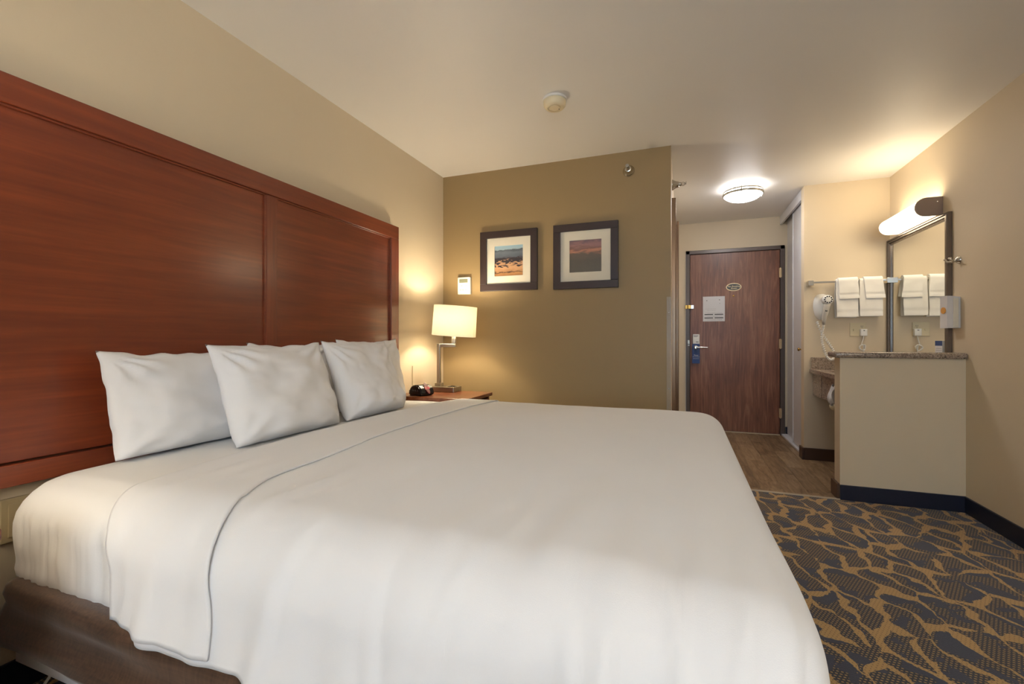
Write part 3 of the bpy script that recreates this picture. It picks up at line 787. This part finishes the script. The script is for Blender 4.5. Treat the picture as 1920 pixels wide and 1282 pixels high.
def sprinkler(label, loc, d):
    t = thing('fire_sprinkler', label, 'sprinkler', loc, 0, 'wall sprinklers'); A = to_axis(d)
    obj('escutcheon', lathe(B(), [(.042, 0), (.042, .004), (.036, .010), (.026, .030), (.022, .048), (.018, .050), (0, .050)], 28, A), 'chrome', t, True, auto=50)
    bm = lathe(B(), [(.013, .048), (.015, .062), (.010, .070), (.006, .074)], 16, A)
    up = Vector((0, 0, 1)); dv = Vector(d)
    for s_ in (1, -1): tube(bm, [dv*.066+up*s_*.010, dv*.082+up*s_*.013, dv*.098+up*s_*.004], .0025, 6)
    tube(bm, [dv*.07, dv*.10], .0028, 8)
    obj('frame_arms', bm, 'nickel', t, True, auto=50)
    obj('deflector', lathe(B(), [(0, .104), (.012, .103), (.013, .100), (0, .100)], 16, A @ Matrix.Translation((0, .006, 0))), 'nickel', t)
sprinkler('chrome sprinkler head high on the olive accent wall', (-.368, YA-.001, 2.295), (0, -1, 0))
sprinkler('chrome sprinkler head jutting into the hall above the bathroom frame', (XH+.001, 3.80, 2.285), (1, 0, 0))

# ------------------------------------------------------------------ ceiling things
sm = thing('smoke_detector', 'round cream smoke detector on the ceiling', 'smoke detector', (-.683, 2.512, ZC-.001))
DN = to_axis((0, 0, -1))
obj('base_plate', lathe(B(), [(0, 0), (.068, 0), (.068, .010), (.064, .012), (0, .012)], 40, DN), 'whiteplastic', sm, True, auto=40)
obj('cover', lathe(B(), [(.062, .012), (.064, .016), (.062, .040), (.052, .052), (.040, .053), (.038, .049), (.032, .049), (.030, .054), (0, .055)], 40, DN), 'cream_plastic', sm, True, auto=50)
obj('indicator', lathe(B(), [(0, .056), (.003, .056), (.003, .05)], 10, DN @ Matrix.Translation((-.022, .015, 0))), 'darkgrey', sm)
cl = thing('ceiling_light', 'round nickel banded flush ceiling light with glowing glass bowl', 'ceiling light', (.509, 4.578, ZC-.001))
obj('pan', lathe(B(), [(0, 0), (.128, 0), (.134, .008), (.134, .045), (0, .045)], 40, DN), 'whiteplastic', cl)
gp = [(0, .046), (.150, .046), (.152, .062)]+[(.152*math.cos(k*PI/20), .062+.062*math.sin(k*PI/20)) for k in range(1, 11)]
obj('glass_bowl', lathe(B(), gp, 48, DN), 'hallglow', cl, True)
for (r0, z0, z1) in ((.160, .030, .044), (.167, .054, .074)):
    obj('band', lathe(B(), [(r0-.008, z0), (r0, z0), (r0+.002, (z0+z1)/2), (r0, z1), (r0-.008, z1), (r0-.008, z0)], 56, DN), 'nickel', cl, True, auto=40)
for k in range(3):
    a = k*2*PI/3+.35; p = Vector((.168*math.cos(a), .168*math.sin(a), 0))
    bm = tube(B(), [p+Vector((0, 0, -.028)), p+Vector((0, 0, -.078))], .006, 10); obj('clip', bm, 'nickel', cl)

# ------------------------------------------------------------------ vanity alcove
vt = thing('vanity_counter', 'speckled granite vanity counter with apron in the alcove', 'counter', (1.36, 4.24, .80))
def vb(x0, x1, y0, y1, z0, z1, **k): return bx(x0-1.36, x1-1.36, y0-4.24, y1-4.24, z0-.80, z1-.80, **k)
bm = B()
# counter top with an oval basin opening: four slabs around it
for (a0, a1, b0, b1) in ((1.055, 1.13, 3.757, 4.718), (1.52, 1.638, 3.757, 4.718), (1.13, 1.52, 3.757, 4.00), (1.13, 1.52, 4.46, 4.718)):
    box(bm, a0-1.36, a1-1.36, b0-4.24, b1-4.24, -.025, .006)
obj('counter_slab', bm, 'granite', vt)
obj('backsplash', vb(1.066, 1.638, 4.698, 4.718, .806, .91, bev=.002), 'granite', vt)
obj('backsplash', vb(1.618, 1.638, 3.757, 4.697, .806, .91, bev=.002), 'granite', vt)
obj('apron', vb(1.080, 1.10, 4.45, 4.718, .578, .775, bev=.001), 'granite', vt)
obj('apron', vb(1.083, 1.103, 3.757, 4.448, .578, .775, bev=.001), 'granite', vt)
bm = B(); sc2 = Matrix.Diagonal((.195, .23, 1, 1)); lathe(bm, [(1.0, .004), (.96, -.02), (.8, -.10), (.4, -.135), (0, -.14)], 40, Matrix.Translation((-.035, -.01, 0)) @ sc2)
obj('basin', bm, 'whiteplastic', vt, True)
fc = thing('faucet', 'chrome vanity faucet behind the half wall', 'faucet', (1.57, 4.23, .806))
bm = lathe(B(), [(0, 0), (.026, 0), (.026, .012), (.016, .02), (.014, .11), (0, .115)], 20); tube(bm, [(0, 0, .10), (-.03, 0, .135), (-.08, 0, .135), (-.115, 0, .11)], .011, 10)
obj('spout', bm, 'chrome', fc, True, auto=50)
for s_ in (-1, 1):
    bm = lathe(B(), [(0, 0), (.022, 0), (.020, .02), (.012, .035), (.012, .12), (0, .125)], 18, Matrix.Translation((0, .1*s_, 0))); tube(bm, [(0, .1*s_, .125), (-.06, .1*s_, .142)], .008, 8)
    obj('lever', bm, 'chrome', fc, True, auto=50)
ts = thing('tissue_dispenser', 'white tissue and pale holder hanging at the vanity apron', 'tissue holder', (1.078, 4.02, .70))
bm = B()
def tis(u, v):
    y = (u-.5)*.13*(1-.35*v); z = .02-.14*v+.012*math.sin(u*9)
    return Vector((-.016-.028*math.sin(v*PI*.8)-.012*math.sin(u*11+v*4), y+.01*math.sin(v*7), z))
grid(bm, 20, 16, tis); o = obj('paper', bm, 'paper', ts, True); md = o.modifiers.new('thickness', 'SOLIDIFY'); md.thickness = .0015
obj('holder_cup', lathe(B(), [(0, -.018), (.022, -.016), (.032, -.004), (.034, .012), (.030, .012), (.028, -.002), (0, -.010)], 24, Matrix.Translation((-.008, .03, -.140)) @ Matrix.Diagonal((1, 1.5, 1.2, 1))), 'ivory', ts, True)

# towel bar and towels
YBAR, ZBAR = YV-.062, 1.566
tb = thing('towel_bar', 'chrome towel bar across the back wall of the alcove', 'towel bar', (1.33, YV, ZBAR))
obj('bar', bx(-.262, .275, -.070, -.054, -.008, .008, bev=.001), 'chrome', tb)
for s_ in (-.278, .285):
    obj('bracket', bx(s_-.022, s_+.020, -.080, -.001, -.026, .018, bev=.002), 'chrome', tb)
def towel(label, x0, x1, front, back, r, seed, skew=0, top=0, cat='towel', grp='hand towels'):
    th_ = .010
    def f(u, v, rr):
        x = x0+(x1-x0)*u
        L = back+PI*rr+front; s = v*L
        if s < back: y, z = rr, -(back-s)
        elif s < back+PI*rr:
            a = (s-back)/rr; y, z = rr*math.cos(a), rr*math.sin(a)
        else: y, z = -rr, -(s-back-PI*rr)
        dn = sstep(0, -.3, z)
        y += math.copysign(1, y)*dn*.012 if z < 0 else 0
        wv = noise.noise(Vector((x*14, z*8, seed)))*.006*sstep(0, -.05, z)
        x += skew*max(0, -z)+noise.noise(Vector((z*12, x*6, seed+5)))*.004
        hem = abs(-z-(front-.035)) < .012 and y < 0
        return Vector((x, YBAR+y+wv*(1 if y > 0 else -1)+(.0025 if hem else 0), ZBAR+z+noise.noise(Vector((x*9, 0, seed)))*.003))
    bm = B(); nu, nv = 16, 60
    A = grid(bm, nu, nv, lambda u, v: f(u, v, r)); Bv = grid(bm, nu, nv, lambda u, v: f(u, v, r+th_))
    for i in range(nu-1):
        bm.faces.new((A[i][0], A[i+1][0], Bv[i+1][0], Bv[i][0])); bm.faces.new((A[i][-1], A[i+1][-1], Bv[i+1][-1], Bv[i][-1]))
    for j in range(nv-1):
        bm.faces.new((A[0][j], A[0][j+1], Bv[0][j+1], Bv[0][j])); bm.faces.new((A[-1][j], A[-1][j+1], Bv[-1][j+1], Bv[-1][j]))
    return tag(obj(cat, bm, 'towel', None, True, auto=70), label, 'towel', grp)
towel('white hand towel on the left half of the towel bar', 1.236, 1.390, .305, .310, .012, 1)
towel('white hand towel on the right half of the towel bar', 1.402, 1.560, .300, .302, .012, 2)
towel('white washcloth over the left hand towel', 1.250, 1.388, .150, .14, .025, 3, .05, cat='washcloth', grp='washcloths')
towel('white washcloth slanting over the right hand towel', 1.430, 1.560, .150, .14, .025, 4, .10, cat='washcloth', grp='washcloths')

# hair dryer
hd = thing('hair_dryer', 'white wall mounted hair dryer with coiled cord', 'hair dryer', (1.145, YV, 1.355))
bm = B()
def pod(u, v, w, h_, dp, y0, e=2.6):
    a = u*2*PI; ca, sa = math.cos(a), math.sin(a); q = math.sin(v*PI/2); k = math.cos(v*PI/2)**.6 if v < 1 else 0
    x_ = w*math.copysign(abs(ca)**(2/e), ca); z_ = h_*math.copysign(abs(sa)**(2/e), sa)
    x_ *= 1-.18*(z_/h_ < 0)*abs(z_/h_)
    return Vector((x_*k, y0-dp*q, z_*k))
grid(bm, 40, 12, lambda u, v: pod(u, v, .062, .115, .055, -.001), wrap=True)
obj('wall_holder', bm, 'whiteplastic', hd, True)
A = to_axis((.0, -1, .05), (.028, -.05, .055))
bm = lathe(B(), [(.040, -.03), (.042, .03), (.036, .048), (.028, .052), (0, .053)], 28, A); dr_ = obj('dryer_head', bm, 'whiteplastic', hd, True)
bm = B()
for k in range(10):
    a = k*2*PI/10; lathe(bm, [(0, .0545), (.006, .0545), (.006, .047)], 8, A @ Matrix.Translation((.027*math.cos(a), .027*math.sin(a), 0)))
obj('vent_hole', bm, 'darkgrey', dr_)
hn = obj('dryer_handle', tube(B(), [(.028, -.070, .03), (.022, -.072, -.01), (.012, -.070, -.06), (.006, -.062, -.12), (.006, -.055, -.155)], [.028, .026, .021, .017, .012], 16), plain('pale grey plastic', (196, 190, 180), .4), hd, True)
obj('switch', bx(.008, .024, -.094, -.088, -.045, -.033, bev=.001), 'darkgrey', hn)
def coil(path, R, turns, r):
    pts = []; N = int(turns*10); P = [Vector(p) for p in path]
    def at(t):
        s = t*(len(P)-1); i = min(int(s), len(P)-2); f = s-i
        p0, p1, p2, p3 = P[max(i-1, 0)], P[i], P[i+1], P[min(i+2, len(P)-1)]
        return .5*((2*p1)+(p2-p0)*f+(2*p0-5*p1+4*p2-p3)*f*f+(3*p1-p0-3*p2+p3)*f**3)
    for k in range(N+1):
        t = k/N; c = at(t); d = at(min(1, t+.01))-at(max(0, t-.01)); a, b = frame_of(d); an = t*turns*2*PI
        pts.append(c+a*R*math.cos(an)+b*R*math.sin(an))
    return tube(B(), pts, r, 6)
obj('coiled_cord', coil([(.006, -.055, -.15), (.0, -.045, -.20), (-.005, -.04, -.27), (.005, -.05, -.36), (.03, -.06, -.44), (.058, -.065, -.462), (.082, -.06, -.44), (.078, -.05, -.385), (.04, -.04, -.31), (-.01, -.035, -.22), (-.04, -.03, -.13)], .009, 48, .0032), 'whiteplastic', hd, True)
# outlet, charger
ot = thing('outlet_plate', 'ivory two gang switch and outlet plate below the towels', 'outlet', (1.413, YV, 1.155))
obj('plate', bx(-.058, .058, -.007, -.001, -.058, .058, bev=.003), 'ivory', ot)
obj('toggle', bx(-.034, -.024, -.016, -.006, -.012, .006, bev=.002), 'ivory', ot)
bm = lathe(B(), [(.016, 0), (.016, .0085), (0, .0085)], 20, to_axis((0, -1, 0), (.028, 0, .025)))
oc = obj('receptacle', bm, 'ivory', ot)
bm = bx(.021, .0235, -.0092, -.008, .022, .032); box(bm, .0325, .035, -.0092, -.008, .022, .032); box(bm, .026, .030, -.0092, -.008, .012, .017)
obj('slot', bm, 'darkgrey', oc)
cg = thing('plug', 'white square plug in the alcove outlet with bundled cord', 'plug', (1.446, YV, 1.13))
obj('plug_body', bx(-.024, .024, -.045, -.008, -.032, .028, bev=.005, seg=3), 'whiteplastic', cg, True, auto=40)
obj('plug_print', bx(-.006, .006, -.0458, -.0445, .012, .018), 'darkgrey', cg)
pts = [(0, -.03, -.03), (-.004, -.032, -.06), (-.012, -.03, -.09)]
for k in range(40):
    a = k*.95; pts.append((-.004+.030*math.cos(a+2.2)*(.7+.3*math.sin(k)), -.035+.008*math.sin(k*1.7), -.130+.026*math.sin(a+2.2)))
pts += [(.0, -.03, -.16), (.01, -.025, -.22)]
obj('cord', tube(B(), pts, .0035, 6), 'whiteplastic', cg, True)

# mirror
MY0, MY1, MZ0, MZ1 = 3.768, 4.708, .92, 1.902
mi = thing('mirror', 'rectangular wall mirror in a ridged pewter frame above the vanity', 'mirror', (XR, (MY0+MY1)/2, MZ0))
my, mh = (MY1-MY0)/2, MZ1-MZ0
fw = .046
def rail(p0, p1, inn):
    """ridged frame moulding from p0 to p1 in (y,z); inn points to the opening"""
    p0, p1, inn = Vector(p0), Vector(p1), Vector(inn); d = (p1-p0).normalized()
    pf = [(0, .0), (0, .022), (.006, .030), (.012, .030), (.016, .024), (.022, .027), (.030, .027), (.034, .018), (.040, .020), (fw, .016), (fw, 0)]
    bm = B(); A, Bv = [], []
    for (q, x_) in pf:
        a = p0+inn*q+d*q; b = p1+inn*q-d*q
        A.append(bm.verts.new((-x_-.001, a.x, a.y))); Bv.append(bm.verts.new((-x_-.001, b.x, b.y)))
    for i in range(len(pf)-1): bm.faces.new((A[i], A[i+1], Bv[i+1], Bv[i]))
    bm.faces.new(A); bm.faces.new(Bv[::-1]); return bm
for p0, p1, inn in (((-my, 0), (my, 0), (0, 1)), ((my, 0), (my, mh), (-1, 0)), ((my, mh), (-my, mh), (0, -1)), ((-my, mh), (-my, 0), (1, 0))):
    obj('frame_rail', rail(p0, p1, inn), 'mirrorframe', mi)
obj('glass', bx(-.010, -.002, -my+fw-.004, my-fw+.004, fw-.004, mh-fw+.004), 'mirror', mi)
tc_ = thing('tent_card', 'small blue and white card propped against the mirror', 'card', (XR-.024, 3.865, .912))
obj('card', bx(-.006, -.004, -.042, .048, 0, .148), 'paper', tc_)
obj('blue_header', bx(-.0066, -.0058, -.042, .048, .115, .148), 'blueprint', tc_)
bm = B()
for k in range(5): box(bm, -.0066, -.0058, -.034, .038, .095-.014*k, .098-.014*k)
obj('printed_text', bm, plain('pale grey ink', (170, 168, 165), .6), tc_)['kind'] = 'stuff'
# vanity light
vl = thing('vanity_light', 'lit white tube vanity light with bronze end caps', 'wall light', (XR, 4.20, 1.970))
def dprof(dp, hh, n=18): 
    return [(0, -hh), (-(dp-hh), -hh)]+[(-(dp-hh)-hh*math.cos(-PI/2+k*PI/n), hh*math.sin(-PI/2+k*PI/n)) for k in range(1, n)]+[(-(dp-hh), hh), (0, hh)]
obj('back_plate', bx(-.018, -.001, -.30, .30, -.055, .055), 'bronzecap', vl)
obj('diffuser', prism(B(), [(a-.004, b) for a, b in dprof(.130, .056)], -.302, .302, lambda a, b, d: (a-.014, d, b)), 'vanityglow', vl, True, auto=40)
obj('end_cap', prism(B(), dprof(.150, .063), -.318, -.302, lambda a, b, d: (a-.001, d, b)), 'bronzecap', vl)
obj('end_cap', prism(B(), dprof(.148, .061), .302, .314, lambda a, b, d: (a-.001, d, b)), 'bronzecap', vl)
obj('screw', lathe(B(), [(0, .003), (.004, .002), (.005, 0)], 10, to_axis((0, -1, 0), (-.03, -.318, .03))), 'chrome', vl)
# robe hook
rh = thing('robe_hook', 'chrome robe hook on the right wall beside the mirror', 'hook', (XR, 3.690, 1.573))
obj('flange', lathe(B(), [(0, .022), (.010, .020), (.018, .012), (.024, .004), (.024, .001)], 24, to_axis((-1, 0, 0))), 'chrome', rh, True)
for s_ in (-1, 1):
    obj('hook_arm', tube(B(), [(-.015, 0, 0), (-.03, .014*s_, -.010), (-.052, .026*s_, -.006), (-.062, .030*s_, .012)], [.008, .007, .006, .009], 10), 'chrome', rh, True)
# amenity dispenser box
ab = thing('paper_packet', 'white paper packet with orange round mark on the right wall', 'packet', (XR, 3.717, 1.240))
bm = B(); poly = [(0, -.042), (-.045, -.048), (-.062, -.030), (-.066, .045), (-.050, .050), (0, .045)]
prism(bm, poly, -.098, .098, lambda a, b, d: (a-.001, b, d+(.010*(a/-.066) if d > 0 else 0)))
obj('packet', bm, 'paper', ab)
obj('fold_flap', bx(-.040, -.014, -.0505, -.043, -.095, .090, bev=.001), 'mat', ab)
obj('round_mark', prism(B(), ell(.026, .021, 28), .0640, .0685, lambda a, b, d: (-d, a+.008, b+.015)), 'orange', ab)

# left wall plate
wp = thing('wall_plate', 'beige cover plate on the wall beneath the headboard', 'wall plate', (XL, .770, .535))
obj('cover', bx(.001, .014, -.045, .062, -.075, .058, bev=.004), 'plate', wp)
obj('inner_panel', bx(.014, .018, -.028, .045, -.058, .042, bev=.002), 'plate', wp)
